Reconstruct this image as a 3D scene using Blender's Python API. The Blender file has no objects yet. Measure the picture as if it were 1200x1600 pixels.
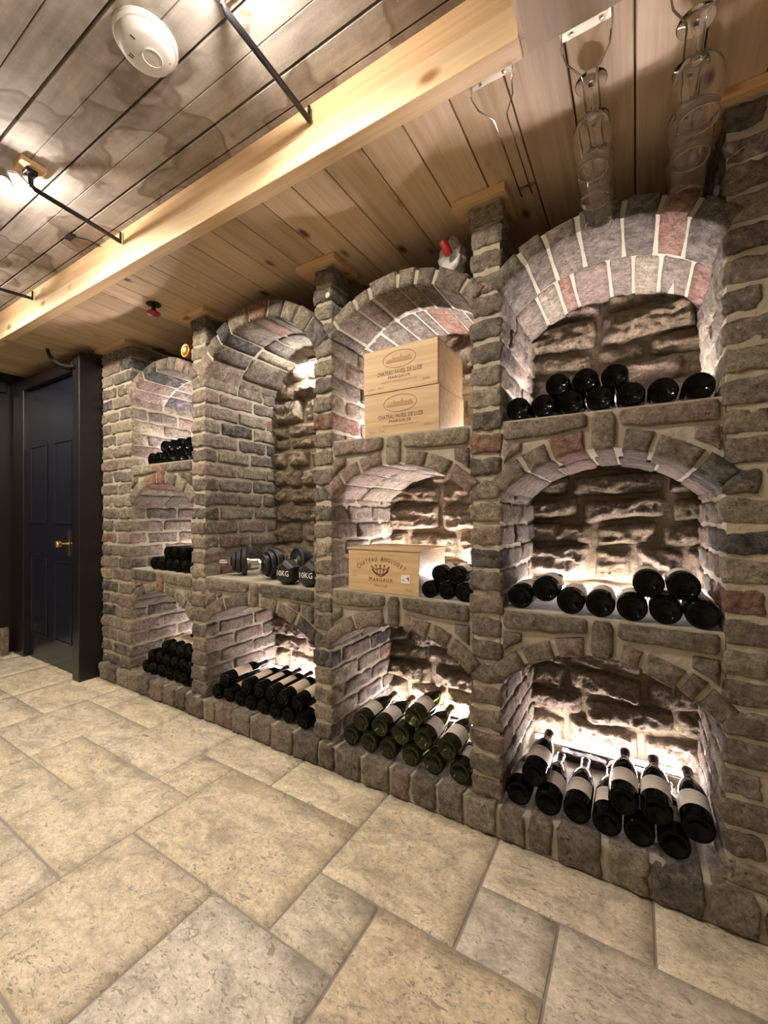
import bpy, bmesh, math, random
from mathutils import Vector, Matrix, noise
random.seed(7)
R = math.radians; PI = math.pi
C = bpy.context.scene.collection

# ---------------------------------------------------------------- camera, world, lights, exposure
cam = bpy.data.objects.new('camera', bpy.data.cameras.new('camera')); C.objects.link(cam)
cam.location = (0, 0, 1.08); cam.rotation_euler = (R(90), 0, R(31.2))
cam.data.sensor_fit = 'HORIZONTAL'; cam.data.sensor_width = 36; cam.data.lens = 36*650/1200
cam.data.shift_y = 5/1200; cam.data.clip_start = 0.02
bpy.context.scene.camera = cam
w = bpy.data.worlds.new('world'); bpy.context.scene.world = w; w.use_nodes = True
w.node_tree.nodes['Background'].inputs[0].default_value = (0.05, 0.05, 0.06, 1)
w.node_tree.nodes['Background'].inputs[1].default_value = 0.2
vs = bpy.context.scene.view_settings
vs.view_transform = 'Standard'; vs.look = 'None'; vs.gamma = 1; vs.use_curve_mapping = False
vs.exposure = -0.12
WARM = (1.0, 0.84, 0.65)
def lamp_light(name, loc, power, size=0.03, col=WARM, spot=None, blend=0.6, aim=None):
    l = bpy.data.lights.new(name, 'SPOT' if spot else 'POINT'); l.energy = power; l.color = col
    l.shadow_soft_size = size
    if spot: l.spot_size = R(spot); l.spot_blend = blend
    o = bpy.data.objects.new(name, l); C.objects.link(o); o.location = loc
    if aim is not None:
        o.rotation_euler = (Vector(aim)-Vector(loc)).to_track_quat('-Z', 'Y').to_euler()
    return o
SPOT_W = 54
for i, (lx, ly) in enumerate([(-0.79, 0.60), (-1.99, 0.58), (-3.0, 0.58)]):
    lamp_light('spot_lamp_light', (lx, ly, 2.288), SPOT_W*(0.5, 1.05, 1.0)[i], 0.012, spot=172, blend=0.35)
    lamp_light('spot_lamp_spill', (lx, ly, 2.283), (13.0, 15.0, 12.0)[i], 0.012, (1.0, 0.90, 0.80))     # light leaving the open bulb sideways and up
for lx, ly, k in [(-1.5, -1.0, 0.5), (-2.8, -1.0, 1.0)]:        # the same lamps further back in the room
    lamp_light('rear_lamp_light', (lx, ly, 2.28), SPOT_W*k, 0.02, spot=172, blend=0.35)
lamp_light('rear_low_light', (0.75, -0.9, 1.35), 1.3, 0.06, (1.0, 0.82, 0.72))  # unseen low source behind the camera, lights the glass racks

# ---------------------------------------------------------------- materials
def nodes_of(m):
    m.use_nodes = True; nt = m.node_tree
    return nt, nt.nodes, nt.links, nt.nodes['Principled BSDF']
def plain(name, col, rough=0.5, metal=0.0, **kw):
    m = bpy.data.materials.new(name); nt, N, L, b = nodes_of(m)
    b.inputs['Base Color'].default_value = (*col, 1); b.inputs['Roughness'].default_value = rough
    b.inputs['Metallic'].default_value = metal
    for k, v in kw.items(): b.inputs[k.replace('_', ' ')].default_value = v
    return m
def nz(N, L, scale, detail=6, rough=0.6, vec=None, dist=0.0):
    n = N.new('ShaderNodeTexNoise'); n.inputs['Scale'].default_value = scale
    n.inputs['Detail'].default_value = detail; n.inputs['Roughness'].default_value = rough
    n.inputs['Distortion'].default_value = dist
    if vec is not None: L.new(vec, n.inputs['Vector'])
    return n.outputs[0]
def ramp(N, L, src, stops):
    r = N.new('ShaderNodeValToRGB'); e = r.color_ramp.elements
    while len(e) < len(stops): e.new(0.5)
    for x, (p, c) in zip(e, stops):
        x.position = p; x.color = (c, c, c, 1) if isinstance(c, (int, float)) else (*c, 1)
    L.new(src, r.inputs[0]); return r.outputs[0]
def mix(N, L, fac, a, b, mode='MIX'):
    m = N.new('ShaderNodeMix'); m.data_type = 'RGBA'; m.blend_type = mode
    for s, v in ((0, fac), (6, a), (7, b)):
        if isinstance(v, (int, float)): m.inputs[s].default_value = v
        elif isinstance(v, tuple): m.inputs[s].default_value = (*v, 1)
        else: L.new(v, m.inputs[s])
    return m.outputs[2]
def bump(N, L, h, b, strength=0.5, dist=0.01, prev=None):
    n = N.new('ShaderNodeBump'); n.inputs['Strength'].default_value = strength; n.inputs['Distance'].default_value = dist
    L.new(h, n.inputs['Height'])
    if prev: L.new(prev, n.inputs['Normal'])
    L.new(n.outputs[0], b.inputs['Normal']); return n.outputs[0]
def pos(N, L, scale=(1, 1, 1), obj=False):
    if obj:
        g = N.new('ShaderNodeTexCoord').outputs['Object']
    else:
        g = N.new('ShaderNodeNewGeometry').outputs['Position']
    mp = N.new('ShaderNodeMapping'); mp.inputs['Scale'].default_value = scale; L.new(g, mp.inputs[0]); return mp.outputs[0]

def mat_brick(name, smear=(0.33, 0.30, 0.255), sm=(0.46, 0.78), bscale=1.0, wet=0.0):
    m = bpy.data.materials.new(name); nt, N, L, b = nodes_of(m); p = pos(N, L)
    oc = N.new('ShaderNodeObjectInfo').outputs['Color']
    v = ramp(N, L, nz(N, L, 38, 8, 0.7, p, 0.4), [(0.30, 0.45), (0.5, 0.95), (0.70, 1.7)])
    c = mix(N, L, 1.0, oc, v, 'MULTIPLY')
    f = ramp(N, L, nz(N, L, 17, 9, 0.68, p, 0.8), [(sm[0], 0.0), (sm[1], 0.9)])
    c = mix(N, L, f, c, smear)
    d = ramp(N, L, nz(N, L, 70, 6, 0.75, p), [(0.33, 0.25), (0.44, 1.0)])
    c = mix(N, L, 1.0, c, d, 'MULTIPLY')
    c = mix(N, L, 1.0, c, ramp(N, L, nz(N, L, 130, 6, 0.8, p, 0.6), [(0.33, 0.6), (0.5, 1.0), (0.68, 1.5)]), 'MULTIPLY')
    L.new(c, b.inputs['Base Color']); b.inputs['Roughness'].default_value = 0.9 - wet
    b.inputs['Specular IOR Level'].default_value = 0.3
    n1 = bump(N, L, nz(N, L, 32, 8, 0.65, p, 0.3), b, 1.0, 0.014*bscale)
    n2 = bump(N, L, nz(N, L, 75, 7, 0.75, p, 1.0), b, 1.0, 0.006*bscale, n1)
    bump(N, L, nz(N, L, 190, 5, 0.7, p), b, 0.8, 0.003*bscale, n2)
    return m
M = {}
M['brick'] = mat_brick('weathered_brick')
M['rubble'] = mat_brick('rubble_stone', (0.42, 0.36, 0.27), (0.55, 0.75), 1.5, 0.35)
def mat_mortar():
    m = bpy.data.materials.new('lime_mortar'); nt, N, L, b = nodes_of(m); p = pos(N, L)
    c = mix(N, L, nz(N, L, 26, 7, 0.7, p), (0.27, 0.245, 0.19), (0.46, 0.425, 0.34))
    L.new(c, b.inputs['Base Color']); b.inputs['Roughness'].default_value = 0.95
    n1 = bump(N, L, nz(N, L, 22, 6, 0.6, p), b, 0.8, 0.012)
    bump(N, L, nz(N, L, 190, 4, 0.7, p), b, 0.5, 0.003, n1); return m
M['mortar'] = mat_mortar()
def mat_earth():
    m = bpy.data.materials.new('rubble_mortar'); nt, N, L, b = nodes_of(m); p = pos(N, L)
    c = mix(N, L, nz(N, L, 14, 7, 0.7, p), (0.14, 0.11, 0.065), (0.26, 0.215, 0.145))
    L.new(c, b.inputs['Base Color']); b.inputs['Roughness'].default_value = 0.8
    bump(N, L, nz(N, L, 30, 8, 0.65, p), b, 0.9, 0.02); return m
M['earth'] = mat_earth()
def mat_pine(name, c1, c2, axis, knots=True, rough=0.5, kn=(0.10, 0.045, 0.02)):
    m = bpy.data.materials.new(name); nt, N, L, b = nodes_of(m)
    s = {'x': (1.2, 26, 26), 'y': (26, 1.2, 26), 'z': (26, 26, 1.2)}[axis]
    p = pos(N, L, s)
    oi = N.new('ShaderNodeObjectInfo').outputs['Random']
    ad = N.new('ShaderNodeVectorMath'); ad.operation = 'ADD'; L.new(p, ad.inputs[0])
    cb = N.new('ShaderNodeCombineXYZ'); mu = N.new('ShaderNodeMath'); mu.operation = 'MULTIPLY'; mu.inputs[1].default_value = 37
    L.new(oi, mu.inputs[0])
    for i in range(3): L.new(mu.outputs[0], cb.inputs[i])
    L.new(cb.outputs[0], ad.inputs[1])
    g = nz(N, L, 1.6, 5, 0.6, ad.outputs[0], 0.6)
    c = mix(N, L, ramp(N, L, g, [(0.35, 0.0), (0.62, 1.0)]), c1, c2)
    tone = ramp(N, L, oi, [(0.0, 0.80), (1.0, 1.12)])
    c = mix(N, L, 1.0, c, tone, 'MULTIPLY')
    if knots:
        ks = {'x': (4.5, 9, 9), 'y': (9, 4.5, 9), 'z': (9, 9, 4.5)}[axis]
        kp = pos(N, L, ks)
        vo = N.new('ShaderNodeTexVoronoi'); vo.inputs['Scale'].default_value = 1.0; L.new(kp, vo.inputs['Vector'])
        f = ramp(N, L, vo.outputs['Distance'], [(0.07, 1.0), (0.19, 0.0)])
        sel = ramp(N, L, N.new('ShaderNodeSeparateColor').outputs[0], [(0.30, 0.0), (0.34, 1.0)])
        L.new(vo.outputs['Color'], sel.node.inputs[0].links[0].from_node.inputs[0])
        ff = N.new('ShaderNodeMath'); ff.operation = 'MULTIPLY'; L.new(f, ff.inputs[0]); L.new(sel, ff.inputs[1])
        c = mix(N, L, ff.outputs[0], c, kn)
    L.new(c, b.inputs['Base Color']); b.inputs['Roughness'].default_value = rough
    bump(N, L, g, b, 0.15, 0.004); return m
M['pine_y'] = mat_pine('knotty_pine_soffit', (0.50, 0.36, 0.22), (0.64, 0.49, 0.33), 'y')
M['pine_x'] = mat_pine('pine_beam', (0.60, 0.385, 0.20), (0.72, 0.50, 0.28), 'x', True, 0.45, (0.30, 0.14, 0.05))
M['pine_pale'] = mat_pine('pale_planed_pine', (0.72, 0.51, 0.29), (0.82, 0.63, 0.39), 'x', True, 0.45, (0.35, 0.17, 0.06))
M['crate'] = mat_pine('pine_crate', (0.46, 0.315, 0.165), (0.57, 0.42, 0.24), 'x', False)
M['ply'] = mat_pine('sanded_panel', (0.52, 0.41, 0.32), (0.60, 0.49, 0.39), 'y', False, 0.6)
def mat_old():
    m = bpy.data.materials.new('old_stained_boards'); nt, N, L, b = nodes_of(m)
    p = pos(N, L); pg = pos(N, L, (3, 34, 10))
    c = mix(N, L, ramp(N, L, nz(N, L, 1.2, 5, 0.6, pg, 0.4), [(0.3, 0.0), (0.7, 1.0)]), (0.31, 0.27, 0.235), (0.44, 0.395, 0.35))
    c = mix(N, L, 1.0, c, ramp(N, L, nz(N, L, 5.5, 7, 0.65, p, 0.5), [(0.3, 0.62), (0.7, 1.25)]), 'MULTIPLY')
    ring = ramp(N, L, nz(N, L, 3.4, 3, 0.5, p, 0.3), [(0.52, 0.0), (0.545, 0.75), (0.59, 0.35), (0.72, 0.75)])
    c = mix(N, L, ring, c, (0.13, 0.09, 0.055))
    vo = N.new('ShaderNodeTexVoronoi'); vo.inputs['Scale'].default_value = 1.0; L.new(pos(N, L, (3.1, 6.5, 6.5)), vo.inputs['Vector'])
    sc = N.new('ShaderNodeSeparateColor'); L.new(vo.outputs['Color'], sc.inputs[0])
    mk_ = N.new('ShaderNodeMath'); mk_.operation = 'MULTIPLY'
    L.new(ramp(N, L, vo.outputs['Distance'], [(0.035, 1.0), (0.10, 0.0)]), mk_.inputs[0]); L.new(ramp(N, L, sc.outputs[0], [(0.5, 0.0), (0.54, 1.0)]), mk_.inputs[1])
    c = mix(N, L, mk_.outputs[0], c, (0.035, 0.022, 0.015))
    c = mix(N, L, ramp(N, L, nz(N, L, 60, 5, 0.7, p), [(0.62, 0.0), (0.72, 0.5)]), c, (0.5, 0.45, 0.4))
    L.new(c, b.inputs['Base Color']); b.inputs['Roughness'].default_value = 0.8
    bump(N, L, nz(N, L, 60, 6, 0.7, p), b, 0.35, 0.003); return m
M['old'] = mat_old()
def mat_trav():
    m = bpy.data.materials.new('travertine'); nt, N, L, b = nodes_of(m); p = pos(N, L); ps = pos(N, L, (1, 1.9, 1))
    oi = N.new('ShaderNodeObjectInfo').outputs['Color']
    c = mix(N, L, 1.0, oi, ramp(N, L, nz(N, L, 7, 8, 0.68, ps, 0.8), [(0.34, 0.62), (0.5, 0.97), (0.64, 1.15)]), 'MULTIPLY')
    c = mix(N, L, 1.0, c, ramp(N, L, nz(N, L, 45, 7, 0.75, p, 0.5), [(0.3, 0.68), (0.6, 1.08)]), 'MULTIPLY')
    c = mix(N, L, 1.0, c, ramp(N, L, nz(N, L, 95, 6, 0.8, ps, 0.8), [(0.32, 0.72), (0.5, 1.0), (0.66, 1.16)]), 'MULTIPLY')
    dens = ramp(N, L, nz(N, L, 4.2, 3, 0.5, p), [(0.35, 0.0), (0.65, 1.0)])          # pitted and smoother areas
    def pits(sc, dist, lo_, hi_, shift):
        q = nz(N, L, sc, 4, 0.55, ps, dist)
        a = N.new('ShaderNodeMath'); a.operation = 'MULTIPLY_ADD'; L.new(dens, a.inputs[0]); a.inputs[1].default_value = -shift; L.new(q, a.inputs[2])
        return a.outputs[0], ramp(N, L, a.outputs[0], [(lo_, 1.0), (hi_, 0.0)])
    n, pit = pits(27, 1.5, 0.315, 0.35, 0.045)
    _, pit2 = pits(12, 2.2, 0.285, 0.31, 0.03)
    _, pit3 = pits(62, 1.0, 0.30, 0.345, 0.06)
    mx0 = N.new('ShaderNodeMath'); mx0.operation = 'MAXIMUM'; L.new(pit, mx0.inputs[0]); L.new(pit2, mx0.inputs[1])
    mx = N.new('ShaderNodeMath'); mx.operation = 'MAXIMUM'; L.new(mx0.outputs[0], mx.inputs[0]); L.new(pit3, mx.inputs[1])
    halo = ramp(N, L, n, [(0.36, 0.5), (0.42, 0.0)])
    c = mix(N, L, halo, c, (0.76, 0.71, 0.60))
    mx2 = N.new('ShaderNodeMath'); mx2.operation = 'MULTIPLY'; mx2.inputs[1].default_value = 0.72; L.new(mx.outputs[0], mx2.inputs[0])
    c = mix(N, L, mx2.outputs[0], c, (0.30, 0.265, 0.225))
    L.new(c, b.inputs['Base Color']); b.inputs['Roughness'].default_value = 0.55
    inv = N.new('ShaderNodeMath'); inv.operation = 'SUBTRACT'; inv.inputs[0].default_value = 1; L.new(mx.outputs[0], inv.inputs[1])
    n1 = bump(N, L, inv.outputs[0], b, 0.5, 0.003)
    bump(N, L, nz(N, L, 9, 5, 0.6, p), b, 0.25, 0.01, n1); return m
M['trav'] = mat_trav()
M['grout'] = plain('grey_grout', (0.33, 0.31, 0.29), 0.9)
M['plaster'] = plain('cream_plaster', (0.62, 0.55, 0.46), 0.9)
M['darkpaint'] = plain('near_black_gloss_paint', (0.010, 0.008, 0.010), 0.35)
M['doorpaint'] = plain('midnight_blue_gloss_paint', (0.010, 0.012, 0.023), 0.25)
M['brass'] = plain('aged_brass', (0.72, 0.56, 0.30), 0.25, 1)
M['chrome'] = plain('chrome', (0.8, 0.79, 0.76), 0.12, 1)
M['satin'] = plain('satin_zinc_plate', (0.50, 0.46, 0.36), 0.45, 1)
M['black_metal'] = plain('black_steel', (0.012, 0.011, 0.012), 0.4, 0.3)
M['rubber'] = plain('black_rubber', (0.012, 0.012, 0.013), 0.5)
M['white_ink'] = plain('white_print', (0.8, 0.8, 0.8), 0.6)
M['ink'] = plain('burnt_brand_ink', (0.13, 0.06, 0.03), 0.7)
M['ink_soft'] = plain('faded_brand_ink', (0.34, 0.21, 0.10), 0.7)
M['label_ink'] = plain('grey_label_ink', (0.33, 0.31, 0.29), 0.7)
M['violet'] = plain('violet_sticker_ink', (0.10, 0.08, 0.22), 0.5)
M['paper'] = plain('white_label_paper', (0.72, 0.68, 0.64), 0.6)
M['cream'] = plain('cream_label_paper', (0.66, 0.57, 0.46), 0.6)
M['bottle'] = plain('black_green_glass', (0.0015, 0.002, 0.0015), 0.04)
M['bottle'].node_tree.nodes['Principled BSDF'].inputs['Specular IOR Level'].default_value = 0.12
M['olive'] = plain('olive_glass', (0.022, 0.026, 0.004), 0.05, 0, Transmission_Weight=0.6, IOR=1.4, Specular_IOR_Level=0.25)
M['cap_dark'] = plain('dark_foil_capsule', (0.035, 0.015, 0.025), 0.35, 0.3)
M['cap_tan'] = plain('tan_foil_capsule', (0.28, 0.16, 0.085), 0.4, 0.2)
M['glass'] = plain('clear_glass', (1, 1, 1), 0.0, 0, Transmission_Weight=1.0, IOR=1.45)
M['white'] = plain('off_white_plastic', (0.55, 0.52, 0.48), 0.5)
M['dark_slot'] = plain('dark_slot', (0.03, 0.03, 0.03), 0.6)
M['red'] = plain('red_paint', (0.30, 0.012, 0.015), 0.4)
M['gold'] = plain('gold_lid', (0.75, 0.48, 0.14), 0.3, 1)
M['bag'] = plain('white_polythene', (0.62, 0.60, 0.60), 0.35, 0, Transmission_Weight=0.25)
def mat_emit(name, col, s):
    m = bpy.data.materials.new(name); nt, N, L, b = nodes_of(m)
    b.inputs['Base Color'].default_value = (1, 1, 1, 1)
    b.inputs['Emission Color'].default_value = (*col, 1); b.inputs['Emission Strength'].default_value = s; return m
LEDC = (1.0, 0.85, 0.83)
M['led'] = mat_emit('led_strip_glow', LEDC, 200)
M['led_high'] = mat_emit('upper_led_glow', LEDC, 560)
M['led_top'] = mat_emit('top_led_glow', (1.0, 0.90, 0.84), 480)
M['bulb'] = mat_emit('bulb_glow', (1.0, 0.9, 0.78), 60)

# ---------------------------------------------------------------- helpers
def link(name, me, mat=None, parent=None, color=None):
    o = bpy.data.objects.new(name, me); C.objects.link(o)
    if mat is not None and not me.materials: me.materials.append(mat)
    if parent is not None: o.parent = parent
    if color is not None: o.color = (*color, 1)
    return o
def mk(name, V, F, smooth=True):
    me = bpy.data.meshes.new(name); me.from_pydata([tuple(v) for v in V], [], F); me.validate()
    if name in ('wine_glass', 'body'):
        b_ = bmesh.new(); b_.from_mesh(me); bmesh.ops.recalc_face_normals(b_, faces=b_.faces); b_.to_mesh(me); b_.free()
    if smooth: me.polygons.foreach_set('use_smooth', [True]*len(me.polygons))
    me.update(); return me
def tag(o, label, cat, group=None, kind=None):
    o['label'] = label; o['category'] = cat
    if group: o['group'] = group
    if kind: o['kind'] = kind
    return o
def empty(name, loc=(0, 0, 0), rot=(0, 0, 0)):
    o = bpy.data.objects.new(name, None); C.objects.link(o); o.location = loc; o.rotation_euler = rot; o.empty_display_size = 0.05
    return o
class MB:
    def __init__(s): s.V = []; s.F = []
    def add(s, V, F):
        n = len(s.V); s.V += [tuple(v) for v in V]; s.F += [tuple(i+n for i in f) for f in F]; return s
    def box(s, x0, x1, y0, y1, z0, z1, bev=0.0):
        if bev <= 0:
            V = [(x, y, z) for x in (x0, x1) for y in (y0, y1) for z in (z0, z1)]
            return s.add(V, [(0, 1, 3, 2), (4, 6, 7, 5), (0, 4, 5, 1), (2, 3, 7, 6), (0, 2, 6, 4), (1, 5, 7, 3)])
        bm = bmesh.new(); bmesh.ops.create_cube(bm, size=1)
        for v in bm.verts:
            v.co = Vector(((x0+x1)/2+v.co.x*(x1-x0), (y0+y1)/2+v.co.y*(y1-y0), (z0+z1)/2+v.co.z*(z1-z0)))
        bmesh.ops.bevel(bm, geom=list(bm.edges), offset=bev, segments=2, affect='EDGES', profile=0.5)
        bm.verts.ensure_lookup_table(); s.add([v.co[:] for v in bm.verts], [[v.index for v in f.verts] for f in bm.faces]); bm.free(); return s
    def lathe(s, prof, n=24, mat=None):
        V = []; F = []
        rings = []
        for r, z in prof:
            if r < 1e-6: rings.append([len(V)]); V.append(Vector((0, 0, z)))
            else:
                rings.append(list(range(len(V), len(V)+n)))
                V += [Vector((r*math.cos(2*PI*k/n), r*math.sin(2*PI*k/n), z)) for k in range(n)]
        for a, b in zip(rings, rings[1:]):
            for k in range(n):
                k2 = (k+1) % n
                if len(a) == 1 and len(b) == 1: continue
                if len(a) == 1: F.append((a[0], b[k2], b[k]))
                elif len(b) == 1: F.append((a[k], a[k2], b[0]))
                else: F.append((a[k], a[k2], b[k2], b[k]))
        if mat is not None: V = [mat @ v for v in V]
        return s.add(V, F)
    def tube(s, pts, r, n=8):
        pts = [Vector(p) for p in pts]; V = []; F = []
        up = None
        for i, p in enumerate(pts):
            t = (pts[min(i+1, len(pts)-1)]-pts[max(i-1, 0)]).normalized()
            if up is None: up = t.orthogonal().normalized()
            up = (up-t*up.dot(t)).normalized(); sd = t.cross(up)
            V += [p+(up*math.cos(2*PI*k/n)+sd*math.sin(2*PI*k/n))*r for k in range(n)]
        for i in range(len(pts)-1):
            for k in range(n): F.append((i*n+k, i*n+(k+1) % n, (i+1)*n+(k+1) % n, (i+1)*n+k))
        F.append(tuple(range(n))[::-1]); F.append(tuple(range((len(pts)-1)*n, len(pts)*n)))
        return s.add(V, F)
    def build(s, name, mat, parent=None, smooth=False, color=None):
        me = mk(name, s.V, s.F, smooth)
        if smooth:
            try: me.set_sharp_from_angle(angle=R(40))
            except Exception: pass
        return link(name, me, mat, parent, color)
def rotx(a): return Matrix.Rotation(a, 4, 'X')
def T(*v): return Matrix.Translation(Vector(v))

# rounded, worn brick: shared meshes
BR = {}
def brick_mesh(lx, ly, lz, b=0.008, amp=0.0045, seg=(8, 8, 6)):
    key = (round(lx/0.006), round(ly/0.006), round(lz/0.004), b, amp, random.randrange(5))
    if key in BR: return BR[key]
    h = (lx/2, ly/2, lz/2)
    def axis(hh, n):
        inn = [(-hh+b)+(2*hh-2*b)*i/(n-2) for i in range(n-1)]
        return [-hh]+inn+[hh]
    A = [axis(h[i], seg[i]) for i in range(3)]
    idx = {}; V = []; F = []
    off = Vector((random.uniform(-50, 50), random.uniform(-50, 50), random.uniform(-50, 50)))
    def vid(i, j, k):
        if (i, j, k) in idx: return idx[(i, j, k)]
        p = Vector((A[0][i], A[1][j], A[2][k]))
        q = Vector([max(-h[a]+b, min(h[a]-b, p[a])) for a in range(3)])
        d = p-q
        if d.length > 1e-9: p = q+d.normalized()*b
        n = noise.noise_vector(p*22+off); n2 = noise.noise_vector(p*55+off)
        n3 = noise.noise_vector(p*95-off)
        p = p+n*amp+n2*amp*0.8+n3*amp*0.35
        idx[(i, j, k)] = len(V); V.append(p); return idx[(i, j, k)]
    X, Y, Z = seg
    for i in range(X):
        for j in range(Y):
            F.append((vid(i, j, 0), vid(i, j+1, 0), vid(i+1, j+1, 0), vid(i+1, j, 0)))
            F.append((vid(i, j, Z), vid(i+1, j, Z), vid(i+1, j+1, Z), vid(i, j+1, Z)))
    for i in range(X):
        for k in range(Z):
            F.append((vid(i, 0, k), vid(i+1, 0, k), vid(i+1, 0, k+1), vid(i, 0, k+1)))
            F.append((vid(i, Y, k), vid(i, Y, k+1), vid(i+1, Y, k+1), vid(i+1, Y, k)))
    for j in range(Y):
        for k in range(Z):
            F.append((vid(0, j, k), vid(0, j, k+1), vid(0, j+1, k+1), vid(0, j+1, k)))
            F.append((vid(X, j, k), vid(X, j+1, k), vid(X, j+1, k+1), vid(X, j, k+1)))
    BR[key] = mk('brick', V, F); BR[key].materials.append(M['brick']); return BR[key]
PAL = [((0.165, 0.142, 0.116), 8), ((0.215, 0.182, 0.146), 8), ((0.130, 0.114, 0.098), 6), ((0.060, 0.058, 0.060), 1.6),
       ((0.235, 0.13, 0.098), 0.9), ((0.25, 0.188, 0.158), 4), ((0.265, 0.236, 0.175), 5)]
def brick_color(pal=PAL):
    c = random.choices([p[0] for p in pal], [p[1] for p in pal])[0]; k = random.uniform(0.85, 1.15)
    return tuple(x*k for x in c)
def brick(parent, x0, x1, y0, y1, z0, z1, color=None, rot=0.012, name='brick', amp=0.0068):
    o = link(name, brick_mesh(x1-x0, y1-y0, z1-z0, 0.010, amp), None, parent, color or brick_color())
    o.location = ((x0+x1)/2+random.uniform(-.003, .003), (y0+y1)/2+random.uniform(-.004, .004), (z0+z1)/2+random.uniform(-.0015, .0015))
    o.rotation_euler = (random.uniform(-rot, rot), random.uniform(-rot*1.6, rot*1.6), random.uniform(-rot, rot)); return o

# stone with a free outline in the wall plane (x,z), running back in y
def resample(poly, step):
    out = []
    for i, a in enumerate(poly):
        b = poly[(i+1) % len(poly)]; a = Vector(a); b = Vector(b); n = max(1, int(round((b-a).length/step)))
        out += [a.lerp(b, k/n) for k in range(n)]
    return out
def chaikin(P, t=0.28):
    out = []
    for i, a in enumerate(P):
        b = P[(i+1) % len(P)]; out += [a.lerp(b, t), a.lerp(b, 1-t)]
    return out
def stone(parent, poly, y0, depth, proud=0.006, color=None, name='stone', jit=0.002, round_=True):
    area = sum(poly[i][0]*poly[(i+1) % len(poly)][1]-poly[(i+1) % len(poly)][0]*poly[i][1] for i in range(len(poly)))
    if area < 0: poly = poly[::-1]
    P = [Vector(p) for p in poly]
    if round_: P = chaikin(P, 0.16)
    P = resample(P, 0.032)
    n = len(P); c = sum(P, Vector((0, 0)))/n
    off = Vector([random.uniform(-50, 50) for _ in range(3)])
    def ring(inset, y, amp, sc=30, seed=0):
        out = []
        for p in P:
            d = (c-p); L = d.length or 1
            q = p+d/L*min(inset, L*0.8)
            v = Vector((q.x, y, q.y)); nn = noise.noise_vector(v*sc+off)
            out.append(v+nn*amp)
        return out
    rings = [ring(0.002, y0+depth, 0.001), ring(-0.001, y0+depth*0.5, 0.004), ring(0.0, y0+0.010, 0.003), ring(0.006, y0-proud*0.5, 0.003),
             ring(0.018, y0-proud, 0.005, 26)]
    V = [v for r in rings for v in r]; F = []
    cv = Vector((c.x, y0-proud-random.uniform(0, 0.004), c.y)); V.append(cv)
    for a in range(len(rings)-1):
        for k in range(n):
            F.append((a*n+k, a*n+(k+1) % n, (a+1)*n+(k+1) % n, (a+1)*n+k))
    a = (len(rings)-1)*n
    for k in range(n): F.append((a+k, a+(k+1) % n, len(V)-1))
    return link(name, mk(name, V, F), M['brick'], parent, color or brick_color())
def rubble(parent, x0, x1, z0, z1, y0, col):
    nx = max(5, int((x1-x0)/0.0095)); nzv = max(4, int((z1-z0)/0.0095)); V = []; F = []
    off = Vector([random.uniform(-50, 50) for _ in range(3)]); pr = random.uniform(0.015, 0.045)
    tilt = random.uniform(-0.03, 0.03)
    for j in range(nzv+1):
        for i in range(nx+1):
            u = i/nx; v = j/nzv; e = min(u, 1-u)*(x1-x0); f = min(v, 1-v)*(z1-z0)
            edge = min(1, e/0.028)**0.6*min(1, f/0.022)**0.6
            x = x0+(x1-x0)*u; z = z0+(z1-z0)*v+(u-.5)*tilt
            p = Vector((x*9, 0, z*17))
            n1 = noise.noise(p+off); n2 = noise.noise(p*2.6+off); n3 = noise.noise(p*6+off)
            n4 = noise.noise(Vector((x*60, 3, z*95))+off); n5 = noise.noise(Vector((x*26, 7, z*48))+off)
            r = (1-abs(n1)*2.2)
            d = edge*(pr+0.018*r+0.014*n2+0.010*(0.6-abs(n3)*2)+0.009*(0.5-abs(n5)*2)+0.0045*n4)
            jx = noise.noise(Vector((z*14, x*14, 3))+off)*0.009; jz = noise.noise(Vector((x*12, z*12, 9))+off)*0.010
            V.append((x+jx, y0-d if edge > 0 else y0+0.012, z+jz))
    for j in range(nzv):
        for i in range(nx):
            a = j*(nx+1)+i; F.append((a, a+1, a+nx+2, a+nx+1))
    o = link('stone', mk('stone', V, F), M['rubble'], parent, col); return o

# lettering
def text_geo(txt, size, spacing=1.0):
    cu = bpy.data.curves.new('t', 'FONT'); cu.body = txt; cu.size = size; cu.align_x = 'CENTER'; cu.align_y = 'CENTER'; cu.space_character = spacing
    cu.resolution_u = 2
    o = bpy.data.objects.new('t', cu); C.objects.link(o); bpy.context.view_layer.update()
    me = bpy.data.meshes.new_from_object(o.evaluated_get(bpy.context.evaluated_depsgraph_get()))
    V = [v.co.copy() for v in me.vertices]; F = [tuple(p.vertices) for p in me.polygons]
    bpy.data.objects.remove(o); bpy.data.curves.remove(cu); bpy.data.meshes.remove(me); return V, F
def put_text(mb, txt, size, cx, cz, y, sx=1.0, sz=1.0, ang=0.0, spacing=1.0):
    V, F = text_geo(txt, size, spacing); ca, sa = math.cos(ang), math.sin(ang)
    mb.add([(cx+(v.x*sx)*ca-(v.y*sz)*sa, y, cz+(v.x*sx)*sa+(v.y*sz)*ca) for v in V], F)

# ---------------------------------------------------------------- sizes of the wall
YF = 1.404          # front face of the brick piers
YB = 1.94           # face of the rubble wall behind
CEIL_LOW, CEIL_HIGH = 2.19, 2.362
SILL, SH1, SH2 = 0.106, 0.766, 1.397
BAYS = {1: (-2.70, -2.086), 2: (-1.968, -1.212), 3: (-1.112, -0.4965), 4: (-0.388, 0.197)}
ZC0, PITCH = 0.108, 0.0790
NC = 26

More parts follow.
